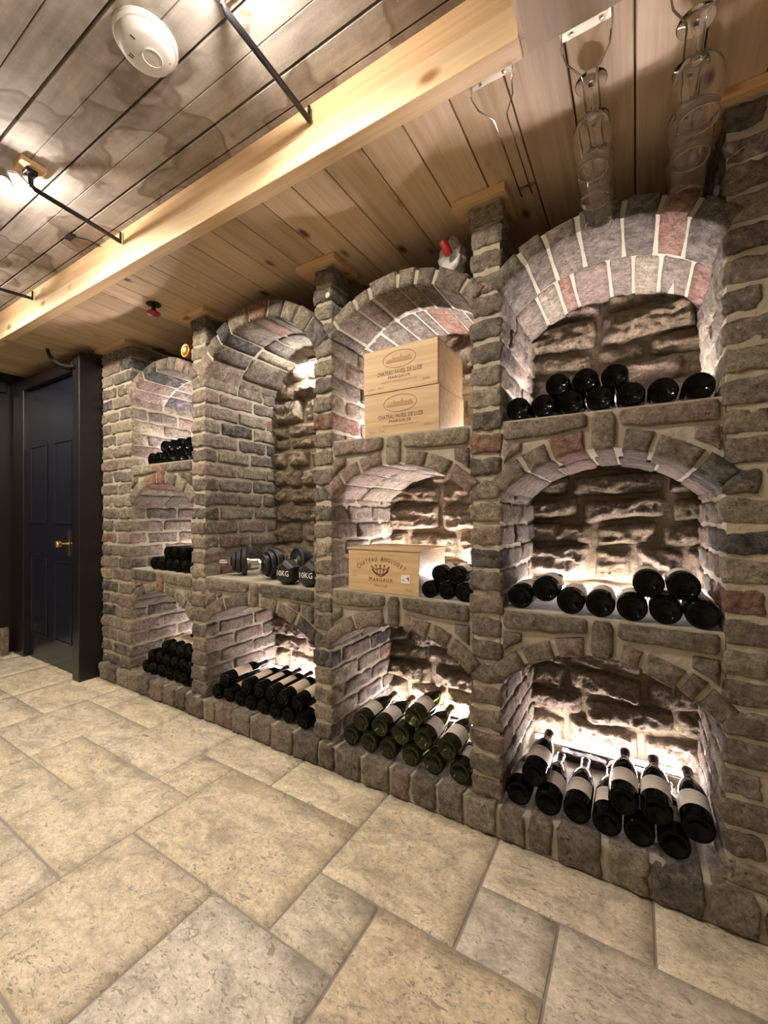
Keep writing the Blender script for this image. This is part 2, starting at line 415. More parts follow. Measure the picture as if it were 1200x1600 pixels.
# ---------------------------------------------------------------- floor
fl = MB().box(-4.3, 1.7, -2.2, 2.0, -0.06, -0.006).build('floor', M['grout']); tag(fl, 'pale travertine tiled floor in a mixed rectangular pattern', 'floor', kind='structure')
def gx(i): return -0.39+0.2155*i
def gy(j): return min(1.187+0.2083*(j-3), 1.40)
tiles = [(0, 3, 2, 1), (2, 3, 3, 1), (0, 2, 1, 1), (1, 1, 3, 2), (-2, 2, 2, 2), (-2, 1, 1, 1), (-1, 0, 2, 2), (-3, -1, 2, 2), (-5, -1, 2, 2),
         (-5, 1, 3, 2), (-4, 3, 2, 1), (-6, 3, 2, 1), (-6, 2, 1, 1), (-8, 2, 2, 2), (-7, 0, 2, 2), (-9, 1, 2, 1), (-11, 1, 2, 2), (-9, 2, 1, 1), (-10, 3, 2, 1)]
occ = set()
for i, j, a, b in tiles:
    for u in range(a):
        for v in range(b): occ.add((i+u, j+v))
for j in range(3, -16, -1):
    for i in range(-18, 9):
        if (i, j) in occ: continue
        opts = [(3, 2), (2, 2), (2, 2), (2, 1), (1, 1), (2, 3)]; random.shuffle(opts); opts.append((1, 1))
        for a, b in opts:
            cells = [(i+u, j-v) for u in range(a) for v in range(b)]
            if all(c not in occ and c[0] < 9 and c[1] > -16 for c in cells):
                occ.update(cells); tiles.append((i, j-b+1, a, b)); break
TC = [(0.80, 0.71, 0.53), (0.82, 0.735, 0.56), (0.80, 0.72, 0.57), (0.82, 0.745, 0.60), (0.79, 0.69, 0.53)]
TSET = {(-3, -1): (0.78, 0.73, 0.64), (0, 2): (0.77, 0.71, 0.62), (-1, 0): (0.80, 0.69, 0.52), (1, 1): (0.74, 0.67, 0.57), (0, 3): (0.78, 0.69, 0.55),
        (-5, -1): (0.80, 0.71, 0.55), (-2, 2): (0.80, 0.71, 0.54), (-5, 1): (0.81, 0.71, 0.53), (-7, 0): (0.82, 0.74, 0.57), (-2, 1): (0.78, 0.72, 0.59)}
for n_, (i, j, a, b) in enumerate(tiles):
    x0, x1, y0, y1 = gx(i)+.0025, gx(i+a)-.0025, gy(j)+.0025, gy(j+b)-.0025
    if y1-y0 < 0.02: continue
    nx = 4*a; ny = 4*b; V = []; F = []; off = Vector((n_*3.1, 0, 0))
    xs = [x0, x0+.004]+[x0+(x1-x0)*k/nx for k in range(1, nx)]+[x1-.004, x1]
    ys = [y0, y0+.004]+[y0+(y1-y0)*k/ny for k in range(1, ny)]+[y1-.004, y1]
    for yy in ys:
        for xx in xs:
            e = (xx in (x0, x1)) or (yy in (y0, y1)); n1 = noise.noise(Vector((xx*14, yy*14, 1))+off)
            q = noise.noise_vector(Vector((xx*30, yy*30, 5))+off)*0.002
            V.append((xx+q.x, yy+q.y, (-0.010 if e else 0.0)+n1*0.0006))
    W = len(xs)
    for v in range(len(ys)-1):
        for u in range(W-1): F.append((v*W+u, v*W+u+1, (v+1)*W+u+1, (v+1)*W+u))
    k = random.uniform(0.97, 1.03); c = random.choice(TC); c = TSET.get((i, j), c)
    link('tile', mk('tile', V, F), M['trav'], fl, tuple(t*k for t in c))

# ---------------------------------------------------------------- ceilings
hi = MB().box(-4.3, -0.2, -2.2, 1.02, 2.385, 2.43).build('ceiling_upper', M['dark_slot']); tag(hi, 'old grey brown stained board ceiling above the pine beam', 'ceiling', kind='structure')
ye = [0.968-0.0865*k for k in range(0, 37)]
for k in range(36):
    y1, y0 = ye[k], ye[k+1]; dark_top = (k % 2 == 1)          # alternate wide dark gap / narrow bead
    g1, g0 = (0.004, 0.0010) if dark_top else (0.0010, 0.004)
    a, b = y0+(g0 if True else 0), y1-g1
    MB().box(-4.25, -0.22, a, b, CEIL_HIGH, 2.384, 0.0018).build('plank', M['old'], hi)
MB().box(-4.25, -0.22, 0.972, 1.02, CEIL_HIGH, 2.384).build('plank', M['old'], hi)
lo = MB().box(-4.3, 1.7, 0.99, 2.0, 2.212, 2.25).build('ceiling_lower', M['dark_slot']); tag(lo, 'knotty pine boarded lower ceiling over the wine niches', 'ceiling', kind='structure')
for k in range(-30, 12):
    x0 = -0.002+0.142*k; xm = x0+0.071
    MB().box(x0+.0018, x0+.1402, 0.995, 1.965, CEIL_LOW, 2.212, 0.003).build('plank', M['pine_y'], lo)
MB().box(-0.231, 1.7, -2.2, 0.995, CEIL_LOW, 2.25).build('plank', M['ply'], lo)
pn = MB().box(-0.218, 1.7, -2.2, 1.018, 2.172, 2.186, 0.001).build('ceiling_panel', M['ply']); tag(pn, 'thin flat sanded board fixed under the lower ceiling by the glass racks', 'board', kind='structure')
bmr = empty('beam'); tag(bmr, 'light pine boxed beam along the edge of the lower ceiling', 'beam', kind='structure')
MB().box(-4.3, -0.231, 0.992, 1.03, 2.268, 2.375, 0.002).build('upper_board', M['pine_x'], bmr)
MB().box(-4.3, -0.231, 0.979, 1.03, 2.178, 2.265, 0.003).build('lower_board', M['pine_pale'], bmr)

# ---------------------------------------------------------------- room walls behind the camera
for nm, bx, lb in [('wall_front', (-4.3, 1.7, -2.25, -2.2), 'plain cream wall of the room facing the wine niches'), ('wall_right', (1.65, 1.7, -2.2, 2.0), 'plain cream side wall at the near end of the room')]:
    tag(MB().box(*bx, -0.02, 2.42).build(nm, M['plaster']), lb, 'wall', kind='structure')
wl = MB().box(-4.30, -4.22, -2.2, 2.0, 0, 2.42).build('wall_left', M['darkpaint']); tag(wl, 'dark painted end wall beside the blue door', 'wall', kind='structure')
for yy0, yy1 in [(1.05, 1.13), (0.75, 0.80)]:
    MB().box(-4.225, -4.205, yy0, yy1, 0, 2.11, 0.004).build('panel_strip', M['darkpaint'], wl)
MB().box(-4.225, -4.19, 0.2, 1.25, 2.03, 2.11, 0.004).build('head_moulding', M['darkpaint'], wl)

# ---------------------------------------------------------------- rubble wall at the back of the niches
wb = MB().box(-4.25, 1.7, YB+0.008, YB+0.08, 0, 2.25).build('wall_back', M['earth']); tag(wb, 'rough rubble stone wall seen through the arched niches', 'wall', kind='structure')
RC = [(0.24, 0.195, 0.13), (0.27, 0.22, 0.15), (0.21, 0.165, 0.11), (0.26, 0.205, 0.155), (0.30, 0.245, 0.19)]
for bnum, (a, b) in BAYS.items():
    z = 0.10
    while z < 2.12:
        h = random.uniform(0.075, 0.15); x = a-0.03-random.uniform(0, 0.1)
        while x < b+0.02:
            L_ = random.uniform(0.15, 0.36); x1 = min(x+L_, b+0.06)
            if x1-x > 0.06: rubble(wb, x+0.008, x1-0.008, z+0.006, min(z+h, 2.16)-0.006, YB+0.004, random.choice(RC))
            x = x1
        z += h

# ---------------------------------------------------------------- brick piers
def pier(label, x0, x1, mode):
    root = empty('brick_pillar'); tag(root, label, 'pillar', kind='structure')
    top = 2.165
    core = MB()
    if mode == 'thin':
        core.box(x0+.008, x1-.008, YF+.008, YB+.01, 0.03, 1.905); core.box(x0+.008, x1-.008, YF+.008, YF+.13, 1.905, top-.004)
    else:
        core.box(x0+.008, x1-.008, YF+.008, YB+.01, 0.03, top-.004)
    core.build('mortar', M['mortar'], root)
    for c in range(NC):
        z0 = ZC0+c*PITCH; z1 = min(z0+PITCH-0.013, top-0.004)
        if z1-z0 < 0.03: continue
        odd = c % 2; j = 0.006; upper = z0 > 1.89
        if mode == 'thin':
            cuts = [YF, YF+.205, YF+.42, YB-.004] if odd else [YF, YF+.10, YF+.315, YB-.004]
            cuts = [cuts[0]]+[q+random.uniform(-.02, .02) for q in cuts[1:-1]]+[cuts[-1]]
            if upper: cuts = [YF, YF+(.145 if odd else .14)]
            for a, b in zip(cuts, cuts[1:]):
                jj = random.uniform(-.003, .005)
                brick(root, x0-max(jj, 0), x1+max(jj, 0), a+(j if a > YF else 0), b-j, z0, z1)
        elif mode == 'left':     # the wide pier by the door
            m_ = -2.93+random.uniform(-.03, .03) if odd else -2.86+random.uniform(-.03, .03)
            brick(root, x0, m_-j, YF, YF+.10, z0, z1)
            d = .10 if not odd else .21
            brick(root, m_+j, x1, YF, YF+d, z0, z1)
            ys = [YF+d, YF+d+.21, YB-.004]
            for a, b in zip(ys, ys[1:]): brick(root, x1-.10, x1, a+j*2, b, z0, z1)
        else:
            m_ = (x0+.105 if odd else x0+.215)+random.uniform(-.02, .02); d = .21 if odd else .10
            brick(root, x0, m_-j, YF, YF+d, z0, z1)
            xs = [m_]
            while xs[-1] < x1-.30: xs.append(xs[-1]+.215+random.uniform(-.01, .01))
            xs.append(x1)
            for a, b in zip(xs, xs[1:]): brick(root, a+j, b-j, YF, YF+.10, z0, z1)
            ys = [YF+d, YF+d+.21, YB-.004]
            for a, b in zip(ys, ys[1:]): brick(root, x0, x0+.10, a+j*2, b, z0, z1)
    return root
pier('wide brick pillar beside the dark door frame', -3.065, -2.70, 'left')
pier('slim brick pillar between the leftmost bay and the dumbbell bay', -2.086, -1.968, 'thin')
pier('slim brick pillar between the dumbbells and the wooden crates', -1.212, -1.112, 'thin')
pier('slim brick pillar just right of the wooden crates', -0.4965, -0.388, 'thin')
pier('broad shadowed brick pillar at the right edge beside the largest bay', 0.197, 1.64, 'right')

# plinth: bricks on edge along the whole wall
pl = MB().box(-3.06, 1.64, 1.392, YB+.01, 0, SILL-.006).build('brick_plinth', M['mortar']); tag(pl, 'low plinth of bricks on edge running along the floor', 'plinth', kind='structure')
x = -3.06
while x < 1.60:
    L_ = random.uniform(0.085, 0.15); brick(pl, x+.006, min(x+L_, 1.64)-.006, 1.379, 1.379+.205, 0.004, SILL+random.uniform(-.003, .002), rot=.01); x += L_
x = -2.69
while x < 0.2:
    L_ = random.uniform(0.16, 0.22)
    if not any(a < x+.02 < b or a < x+L_-.02 < b for a, b in [(-2.09, -1.96), (-1.22, -1.1), (-.5, -.38), (.17, .4)]):
        brick(pl, x+.006, x+L_-.006, 1.80, 1.90, 0.095, 0.128)
    x += L_

# ---------------------------------------------------------------- arches
def arc_fn(x0, x1, zs, za):
    c = (x1-x0)/2; r = za-zs; Rr = (c*c+r*r)/(2*r); xm = (x0+x1)/2; zc = za-Rr; A = math.asin(c/Rr) if r < c else PI-math.asin(c/Rr)
    return xm, zc, Rr, A
def voussoirs(root, x0, x1, zs, za, t, n, y0, depth, tj=0.008, a0=-1.0, a1=1.0, cuts=None):
    xm, zc, Rr, A = arc_fn(x0, x1, zs, za); cuts = cuts or [a0+(a1-a0)*k/n+(random.uniform(-.06, .06)*(a1-a0)/2 if 0 < k < n else 0) for k in range(n+1)]
    g = 0.006/(Rr*A)
    for a, b in zip(cuts, cuts[1:]):
        aa, bb = (a+g)*A, (b-g)*A; tt = t+random.uniform(-tj, tj); ri = Rr+random.uniform(-.003, .004)
        P = [(xm+ri*math.sin(q), zc+ri*math.cos(q)) for q in (aa, (aa+bb)/2, bb)]+[(xm+(ri+tt)*math.sin(q), zc+(ri+tt)*math.cos(q)) for q in (bb, (aa+bb)/2, aa)]
        stone(root, P, y0+random.uniform(-.004, .004), depth-.010, 0.004, name='brick', round_=False)
def core_arch(root, x0, x1, zs, za, top, y0, y1, inset=0.008, thick=None):
    xm, zc, Rr, A = arc_fn(x0, x1, zs, za); n = 18; V = []; F = []
    for k in range(n+1):
        q = (-1+2*k/n)*A; x = xm+(Rr+inset)*math.sin(q); z = zc+(Rr+inset)*math.cos(q)
        x = max(x0-.03, min(x1+.03, x))
        zt = top if thick is None else zc+(Rr+thick)*math.cos(q)
        xt = x if thick is None else xm+(Rr+thick)*math.sin(q)
        V += [(x, y0, z), (xt, y0, zt), (xt, y1, zt), (x, y1, z)]
    for k in range(n):
        a = 4*k; b = a+4
        F += [(a, a+1, b+1, b), (a+1, a+2, b+2, b+1), (a+2, a+3, b+3, b+2), (a+3, a, b, b+3)]
    F += [(0, 3, 2, 1), (4*n, 4*n+1, 4*n+2, 4*n+3)]
    link('mortar', mk('mortar', V, F, False), M['mortar'], root)
def spandrel(label, bay, zt):
    x0, x1 = BAYS[bay]; zs = zt-0.25; za = zt-0.122; xm0 = (x0+x1)/2
    root = empty('brick_arch'); tag(root, label, 'arch', kind='structure')
    core_arch(root, x0, x1, zs, za, zt, YF+.009, YB+.01)
    xm, zc, Rr, A = arc_fn(x0, x1, zs, za); W = x1-x0
    kx = xm+random.uniform(-.02, .02)*W; kw = random.uniform(.026, .036)
    # keystone brick standing from the crown to the shelf
    stone(root, [(kx-kw, zc+Rr-.002), (kx+kw, zc+Rr-.002), (kx+kw*1.05, zt-.006), (kx-kw*.95, zt-.006)], YF, .2, name='brick')
    fk = math.asin((kx-kw-.010-xm)/Rr)/A; fk2 = math.asin((kx+kw+.010-xm)/Rr)/A
    t = random.uniform(.055, .064)
    def cutlist(a, b, n): return [a+(b-a)*k/n+(random.uniform(-.05, .05) if 0 < k < n else 0) for k in range(n+1)]
    nl, nr = random.choice([(3, 3), (3, 4), (2, 3)])
    voussoirs(root, x0, x1, zs, za, t, 0, YF, .22, .004, cuts=cutlist(-1.0, fk, nl)); voussoirs(root, x0, x1, zs, za, t, 0, YF, .22, .004, cuts=cutlist(fk2, 1.0, nr))
    voussoirs(root, x0, x1, zs, za, .05, 7, YF+.22, .30, .003)
    def outer(x):
        q = max(-.999, min(.999, (x-xm)/(Rr+t+.012))); return zc+(Rr+t+.012)*math.cos(math.asin(q))
    for sgn in (-1, 1):
        xa = x0+.004 if sgn < 0 else x1-.004; xb = kx+sgn*(kw+.010)
        # long top brick(s)
        th = random.uniform(.052, .062); cols = [xa+(xb-xa)*k/10 for k in range(11)]
        def strip(lo_, up_, c0, c1):
            pts = [(c, lo_(c), up_(c)) for c in [c0+(c1-c0)*k/7 for k in range(8)]]
            pts = [p for p in pts if p[2]-p[1] > 0.010]
            if len(pts) < 2 or abs(pts[-1][0]-pts[0][0]) < .03: return
            stone(root, [(p[0], p[1]) for p in pts]+[(p[0], p[2]) for p in pts[::-1]], YF, .1, name='brick')
        up1 = lambda c: zt-.006
        lo1 = lambda c: max(outer(c), zt-.006-th)
        strip(lo1, up1, xa, xb)
        up2 = lambda c: zt-.006-th-.012
        lo2 = lambda c: outer(c)
        xh = xa+(xb-xa)*random.uniform(.42, .6)
        strip(lo2, up2, xa, xa+(xh-xa)*.45); strip(lo2, up2, xa+(xh-xa)*.45-sgn*.012, xb)
    return root
spandrel('brick arch under the middle shelf of the rightmost bay, above labelled bottles', 4, SH1)
spandrel('brick arch carrying the upper bottle shelf of the rightmost bay', 4, SH2)
spandrel('brick arch under the single crate and its shelf, above white wine bottles', 3, SH1)
spandrel('brick arch carrying the two stacked crates', 3, SH2)
spandrel('brick arch under the dumbbell shelf', 2, SH1-.014)
spandrel('brick arch under the middle shelf of the leftmost bay', 1, SH1-.018)
spandrel('brick arch carrying the top shelf of the leftmost bay', 1, SH2-.01)
def toparch(label, bay, zs, za, t, n):
    x0, x1 = BAYS[bay]; root = empty('brick_arch'); tag(root, label, 'arch', kind='structure')
    e = 0.012
    core_arch(root, x0-e, x1+e, zs, za, 0, YF+.009, YB+.01, 0.005, t-.006)
    voussoirs(root, x0-e, x1+e, zs, za, t, n, YF, .225, .006); voussoirs(root, x0-e, x1+e, zs, za, t-.008, n+1, YF+.225, .31, .005)
    return root
toparch('free standing segmental brick arch topping the rightmost bay', 4, 1.83, 1.955, .062, 7)
toparch('free standing brick arch above the stacked crates', 3, 1.82, 1.962, .062, 8)
toparch('tall rounded brick arch above the dumbbell niche', 2, 1.80, 2.035, .085, 9)
toparch('small brick arch topping the leftmost bay beside the door', 1, 1.80, 1.93, .07, 7)

# pine caps on the piers
for x0, x1, lb in [(-3.12, -2.735, 'pine cap board on the pillar beside the door'), (-2.178, -1.96, 'pine cap board on the pillar left of the dumbbells'),
                   (-1.30, -1.085, 'pine cap board on the pillar left of the crates'), (-0.561, -0.372, 'pine cap board on the pillar right of the crates'), (0.17, 1.64, 'shadowed pine cap board on the rightmost pillar')]:
    tag(MB().box(x0, x1, 1.385, 1.56, 2.161, 2.189, 0.002).build('cap_board', M['pine_x']), lb, 'board')

# ---------------------------------------------------------------- LED strips in the niches
ledm = {}
for bay in BAYS:
    for lv, zz in (('lower', 0.1395), ('middle', SH1+.012), ('top', SH2+.012)):
        if bay == 2 and lv == 'top': continue
        if bay == 2 and lv == 'middle': continue
        x0, x1 = BAYS[bay]
        if lv != 'lower' and bay < 3: zz -= .014
        where = {1: 'leftmost bay', 2: 'dumbbell bay', 3: 'crate bay', 4: 'rightmost bay'}[bay]
        yl = 1.855 if lv != 'top' else 1.80
        r = empty('led_strip', ((x0+x1)/2, yl, zz)); tag(r, 'glowing white led strip at the back of the %s niche, %s' % (lv, where), 'light', 'led strips along the niche backs')
        hw = (x1-x0)/2-.02
        MB().box(-hw, hw, -.012, .012, -.010, -.004, .001).build('holder', M['white'], r)
        if lv == 'top': MB().box(-hw, hw, .010, .012, -.0035, .034).build('added_light_baffle', M['white'], r)  # added baffle, keeps the strip's light off the lower back wall
        MB().tube([(-hw+.005, 0, .003), (hw-.005, 0, .003)], .0065, 8).build('diffuser', M['led_high' if lv == 'top' or (lv == 'middle' and bay == 3) else 'led'], r, True)
r = empty('led_strip', (-1.56, 1.85, 1.962)); tag(r, 'bright led strip under the crown of the tall dumbbell niche', 'light', 'led strips along the niche backs')
MB().box(-.17, .15, -.014, .014, .004, .010, .001).build('holder', M['white'], r)
MB().tube([(-.165, 0, -.003), (.145, 0, -.003)], .0075, 8).build('diffuser', M['led_top'], r, True)

# ---------------------------------------------------------------- bottles
PROF = {'claret': [(0, .014), (.018, .010), (.028, .001), (.033, 0), (.0365, .003), (.038, .009), (.038, .185), (.0365, .200), (.030, .214), (.020, .228), (.0155, .240), (.0142, .255), (.0140, .284), (.0156, .285), (.0156, .296), (.0135, .299), (0, .299)],
        'burgundy': [(0, .016), (.018, .011), (.029, .001), (.035, 0), (.0388, .003), (.0405, .010), (.0405, .135), (.0385, .160), (.033, .188), (.0255, .212), (.0185, .232), (.0150, .250), (.0142, .284), (.0158, .285), (.0158, .295), (.0135, .298), (0, .298)]}
def bottle_meshes(kind):
    d = {}; pf = PROF[kind]
    d['body'] = mk('body', *(lambda m: (m.V, m.F))(MB().lathe(pf, 28)))
    rb = pf[6][0]; z0, z1 = (.062, .158) if kind == 'claret' else (.052, .122); hang = 1.05 if kind == 'claret' else 1.35
    V = []; F = []; n = 18
    for k in range(n+1):
        a = -PI/2-hang+2*hang*k/n
        for rr, zz in ((rb+.0002, z0), (rb+.0006, z0), (rb+.0006, z1), (rb+.0002, z1)): V.append((rr*math.cos(a), rr*math.sin(a), zz))
    for k in range(n):
        for s in range(3): F.append((4*k+s, 4*k+4+s, 4*k+5+s, 4*k+1+s))
    d['label'] = mk('label', V, F)
    m = MB(); rc = rb+.0010
    def bend(Vt): return [(rc*math.cos(-PI/2+v[0]/rc), rc*math.sin(-PI/2+v[0]/rc), v[1]) for v in Vt]
    tv, tf = text_geo('VALFONT' if kind == 'burgundy' else 'GRAND VIN', .0085, 1.25); m.add(bend([(v.x, v.y+z1-.014) for v in tv]), tf)
    for zz, hw, tx in ((z1-.027, .026, 'APPELLATION CONTROLEE'), (z1-.036, .022, 'MIS EN BOUTEILLE'), (z1-.048, .020, 'PRODUCE OF FRANCE')):
        tv, tf = text_geo(tx, .0038, 1.1); m.add(bend([(v.x, v.y+zz) for v in tv]), tf)
    d['print'] = mk('print', m.V, m.F, False)
    cp = [(pf[-7][0]+.0006, .243 if kind == 'claret' else .245)]+[(r_+.0006, z_+(.0006 if i_ == len(pf)-1 else 0)) for i_, (r_, z_) in enumerate(pf) if z_ > .25 and i_ > 9]
    cp[0] = (.0158, .243)
    d['capsule'] = mk('capsule', *(lambda m: (m.V, m.F))(MB().lathe(cp, 20)))
    for q in d.values():
        try: q.set_sharp_from_angle(angle=R(50))
        except Exception: pass
    return d
BM = {k: bottle_meshes(k) for k in PROF}
def variant(kind, glass, paper, cap):
    out = {}
    for k, mt in (('body', glass), ('label', paper), ('print', 'label_ink'), ('capsule', cap)):
        me = BM[kind][k].copy(); me.materials.append(M[mt]); out[k] = me
    return out
VAR = {'claret': variant('claret', 'bottle', 'cream', 'cap_dark'), 'red': variant('burgundy', 'bottle', 'paper', 'cap_dark'),
       'white': variant('burgundy', 'olive', 'paper', 'cap_tan')}
RAD = {'claret': .038, 'red': .0405, 'white': .0405}
def add_bottle(kind, x, y, z, label, group, yaw=0, pitch=0, roll=None, bare=False, scale=1.0):
    r = empty('wine_bottle', (x, y, z)); roll = random.uniform(-.35, .35) if roll is None else roll
    r.rotation_euler = (Matrix.Rotation(yaw, 3, 'Z') @ Matrix.Rotation(-PI/2+pitch, 3, 'X') @ Matrix.Rotation(roll, 3, 'Z')).to_euler()
    tag(r, label, 'bottle', group); r.scale = (scale,)*3
    d = VAR[kind]
    link('body', d['body'], None, r)
    if not bare:
        lab = link('label', d['label'], None, r); link('print', d['print'], None, lab)
    link('capsule', d['capsule'], None, r); return r
ORD = ['first', 'second', 'third', 'fourth', 'fifth', 'sixth', 'seventh', 'eighth', 'ninth']
def stack(kind, rows, zbase, where, look, group, ypos=1.43, bare=False, yaw=0.0, pitch=0.0, scale=1.0):
    """rows: list of lists of x centres, bottom row first; each higher bottle rests on its two nearest below"""
    r = RAD[kind]*scale; placed = []; names = ['bottom row', 'second row', 'third row', 'top row']
    if len(rows) == 1: names = ['single row']
    elif len(rows) == 2: names = ['bottom row', 'upper row']
    elif len(rows) == 3: names = ['bottom row', 'middle row', 'top row']
    for ri, row in enumerate(rows):
        here = []
        for k, x in enumerate(row):
            z = zbase+r+.001
            if ri:
                zs = []
                for (px, pz) in placed[-1]:
                    dx = abs(px-x)
                    if dx < 2*r: zs.append(pz+math.sqrt((2*r+.0015)**2-dx*dx))
                z = max(zs+[zbase+r+.001])
            here.append((x, z))
            yy = ypos+random.uniform(-.004, .006)+ri*.012
            if len(row) == 1: wh = '%s, alone' % names[ri]
            else: wh = '%s, %s from left' % (names[ri], ORD[k])
            add_bottle(kind, x, yy, z, '%s, %s, %s' % (look, where, wh), group, yaw=yaw+random.uniform(-.004, .004), pitch=pitch, bare=bare, scale=scale)
        placed.append(here)
# rightmost bay
stack('claret', [[-.338, -.258, -.176, -.095, -.014, .066, .148], [-.217, -.136, -.055]], SH2, 'top shelf right of the crates', 'black unlabelled bottle', 'bottles on the top right shelf', 1.418, bare=True)
stack('red', [[-.333, -.178, -.094, -.010, .073, .156], [-.255, .031, .115]], SH1, 'middle shelf of the right bay', 'white labelled bottle', 'bottles on the middle right shelf', 1.422)
stack('red', [[-.338, -.245, -.160, -.076, .008, .093], [-.290, -.033, .052, .148]], SILL, 'lowest niche of right bay', 'cream labelled red wine', 'bottles in the lowest right niche', 1.425, pitch=0.03)
# crate bay
stack('white', [[-1.030, -.938, -.846, -.745, -.650, -.545], [-.984, -.892, -.795, -.700, -.598], [-.747]], SILL, 'lowest niche below the crates', 'white wine bottle', 'white wine bottles below the crates', 1.425, pitch=0.03)
stack('red', [[-.666, -.5985, -.5315], [-.632, -.565]], SH1, 'beside the single crate', 'dark labelled bottle', 'bottles beside the single crate', 1.425, scale=.815)
# dumbbell bay
stack('claret', [[-1.900, -1.815, -1.730, -1.645, -1.560, -1.475, -1.390, -1.298], [-1.857, -1.687, -1.600, -1.515, -1.430, -1.345]], SILL, 'niche below the dumbbells', 'cream labelled claret', 'claret bottles below the dumbbells', 1.425, pitch=0.02)
# leftmost bay
stack('claret', [[-2.60, -2.521, -2.442, -2.363, -2.284, -2.205, -2.127], [-2.56, -2.481, -2.402, -2.323, -2.244, -2.166], [-2.44, -2.36, -2.28, -2.20]], SILL, 'lowest niche by the door', 'dark bottle', 'bottles in the lowest left niche', 1.44)
stack('claret', [[-2.521, -2.442, -2.363, -2.284, -2.205, -2.127], [-2.40, -2.32, -2.24]], SH1-.018, 'middle shelf by the door', 'black bottle', 'bottles on the middle left shelf', 1.44, bare=True)
stack('claret', [[-2.55, -2.47, -2.39, -2.31, -2.23, -2.15], [-2.43, -2.35, -2.27, -2.19]], SH2-.01, 'top shelf by the door', 'small black bottle', 'bottles on the top left shelf', 1.44, bare=True)

# ---------------------------------------------------------------- wooden crates
def crate(x0, x1, y0, y1, z0, z1, label, top_board=False):
    r = empty('wine_crate', ((x0+x1)/2, y0, z0)); tag(r, label, 'crate', 'wooden wine crates'); w_ = (x1-x0)/2; h = z1-z0; d = y1-y0; t = .009
    MB().box(-w_, w_, 0, t, 0, h, .001).build('front_board', M['crate'], r)
    MB().box(-w_, w_, d-t, d, 0, h, .001).build('back_board', M['crate'], r)
    MB().box(w_-t, w_, t+.0004, d-t-.0004, 0, h-.008, .001).build('side_board', M['crate'], r)
    MB().box(-w_, -w_+t, t+.0004, d-t-.0004, 0, h-.008, .001).build('side_board', M['crate'], r)
    MB().box(-w_+t, w_-t, t, d-t, .001, .008).build('bottom_board', M['crate'], r)
    MB().box(-w_+.0005, w_-.0005, t+.0005, d-t-.0005, h-.0075, h-.0005, .001).build('lid', M['crate'], r)
    return r
def emblem(r, cx, cz):
    V = []; F = []; n = 48
    for k in range(n):
        a = 2*PI*k/n
        V += [(cx+.074*math.cos(a), -.0008, cz+.034*math.sin(a)), (cx+.0725*math.cos(a), -.0008, cz+.0325*math.sin(a))]
    for k in range(n): a = 2*k; b = 2*((k+1) % n); F.append((a, b, b+1, a+1))
    m = MB().add(V, F)
    m.build('oval_emblem', M['ink'], r)
    s = MB()
    sk = [(-.058, -.012), (-.058, -.004), (-.045, .001), (-.030, .002), (-.030, .010), (-.027, .018), (-.024, .010), (-.018, .006), (.004, .006), (.006, .012), (.009, .021), (.012, .012), (.014, .005), (.040, .005), (.045, .011), (.052, .004), (.058, -.004), (.058, -.010)]
    for a, b in zip(sk, sk[1:]):
        if b[0]-a[0] > 1e-5: s.add([(cx+a[0], -.0009, cz-.012), (cx+b[0], -.0009, cz-.011), (cx+b[0], -.0009, cz+b[1]), (cx+a[0], -.0009, cz+a[1])], [(0, 1, 2, 3)])
    s.build('building_print', M['ink_soft'], r)
def paveil(r, year):
    emblem(r, .0, .122); m = MB()
    put_text(m, 'CHATEAU PAVEIL DE LUZE', .0195, 0, .072, -.0009, .86, 1.15)
    put_text(m, 'MARGAUX', .0165, 0, .053, -.0009, 1.25, .95)
    m.build('lettering', M['ink'], r); m = MB()
    put_text(m, 'PRODUIT DU CRU ET DE LUZE FRERES 1862', .0075, 0, .037, -.0009, 1.1, 1.0)
    put_text(m, '6 btles', .012, -.128, .018, -.0009); put_text(m, '75 cl', .013, -.083, .018, -.0009)
    put_text(m, year, .014, .118, .026, -.0009, 1.1)
    m.build('small_print', M['ink_soft'], r)
c1 = crate(-.956, -.624, 1.424, 1.68, SH2+.001, SH2+.172, 'lower of the two stacked pine wine crates'); paveil(c1, '2020')
c2 = crate(-.957, -.628, 1.421, 1.68, SH2+.1735, SH2+.346, 'upper of the two stacked pine wine crates'); paveil(c2, '2009')
c3 = crate(-1.040, -.709, 1.428, 1.68, SH1+.001, SH1+.171, 'single pine wine crate with a printed crown on the middle shelf')
MB().box(-.172, .170, -.004, .262, .1715, .179, .001).build('lid_board', M['crate'], c3)
m = MB(); s_ = 'CHATEAU ANGLUDET'; n = len(s_)
for k, ch in enumerate(s_):
    if ch == ' ': continue
    f = (k-(n-1)/2)/((n-1)/2); ang = f*0.62; rr = .185
    sz = .030 if ch in 'C' and k == 0 or (ch == 'A' and k == 8) else .0235
    put_text(m, ch, sz, -.006+rr*math.sin(ang), .135-rr*(1-math.cos(ang)), -.0009, .72, 1.05, -ang)
m.build('lettering', M['ink'], c3); m = MB()
put_text(m, 'M', .024, -.054, .053, -.0009, .9); put_text(m, 'ARGAUX', .0205, .004, .052, -.0009, .9, 1.0, 0, 1.35)
m.build('lettering', M['ink'], c3)
cr = MB()     # crown: band, arches, balls
def strip2(P, t):
    for a, b in zip(P, P[1:]):
        a = Vector(a); b = Vector(b); d = (b-a); nn = Vector((-d.y, d.x)).normalized()*t
        cr.add([(p.x, -.0010, p.y) for p in (a-nn, b-nn, b+nn, a+nn)], [(0, 1, 2, 3)])
ccx, ccz = -.008, .092
strip2([(ccx-.040+.080*k/14, ccz-.018*math.sin(PI*k/14)) for k in range(15)], .0022)
strip2([(ccx-.034+.068*k/14, ccz-.006-.019*math.sin(PI*k/14)) for k in range(15)], .0018)
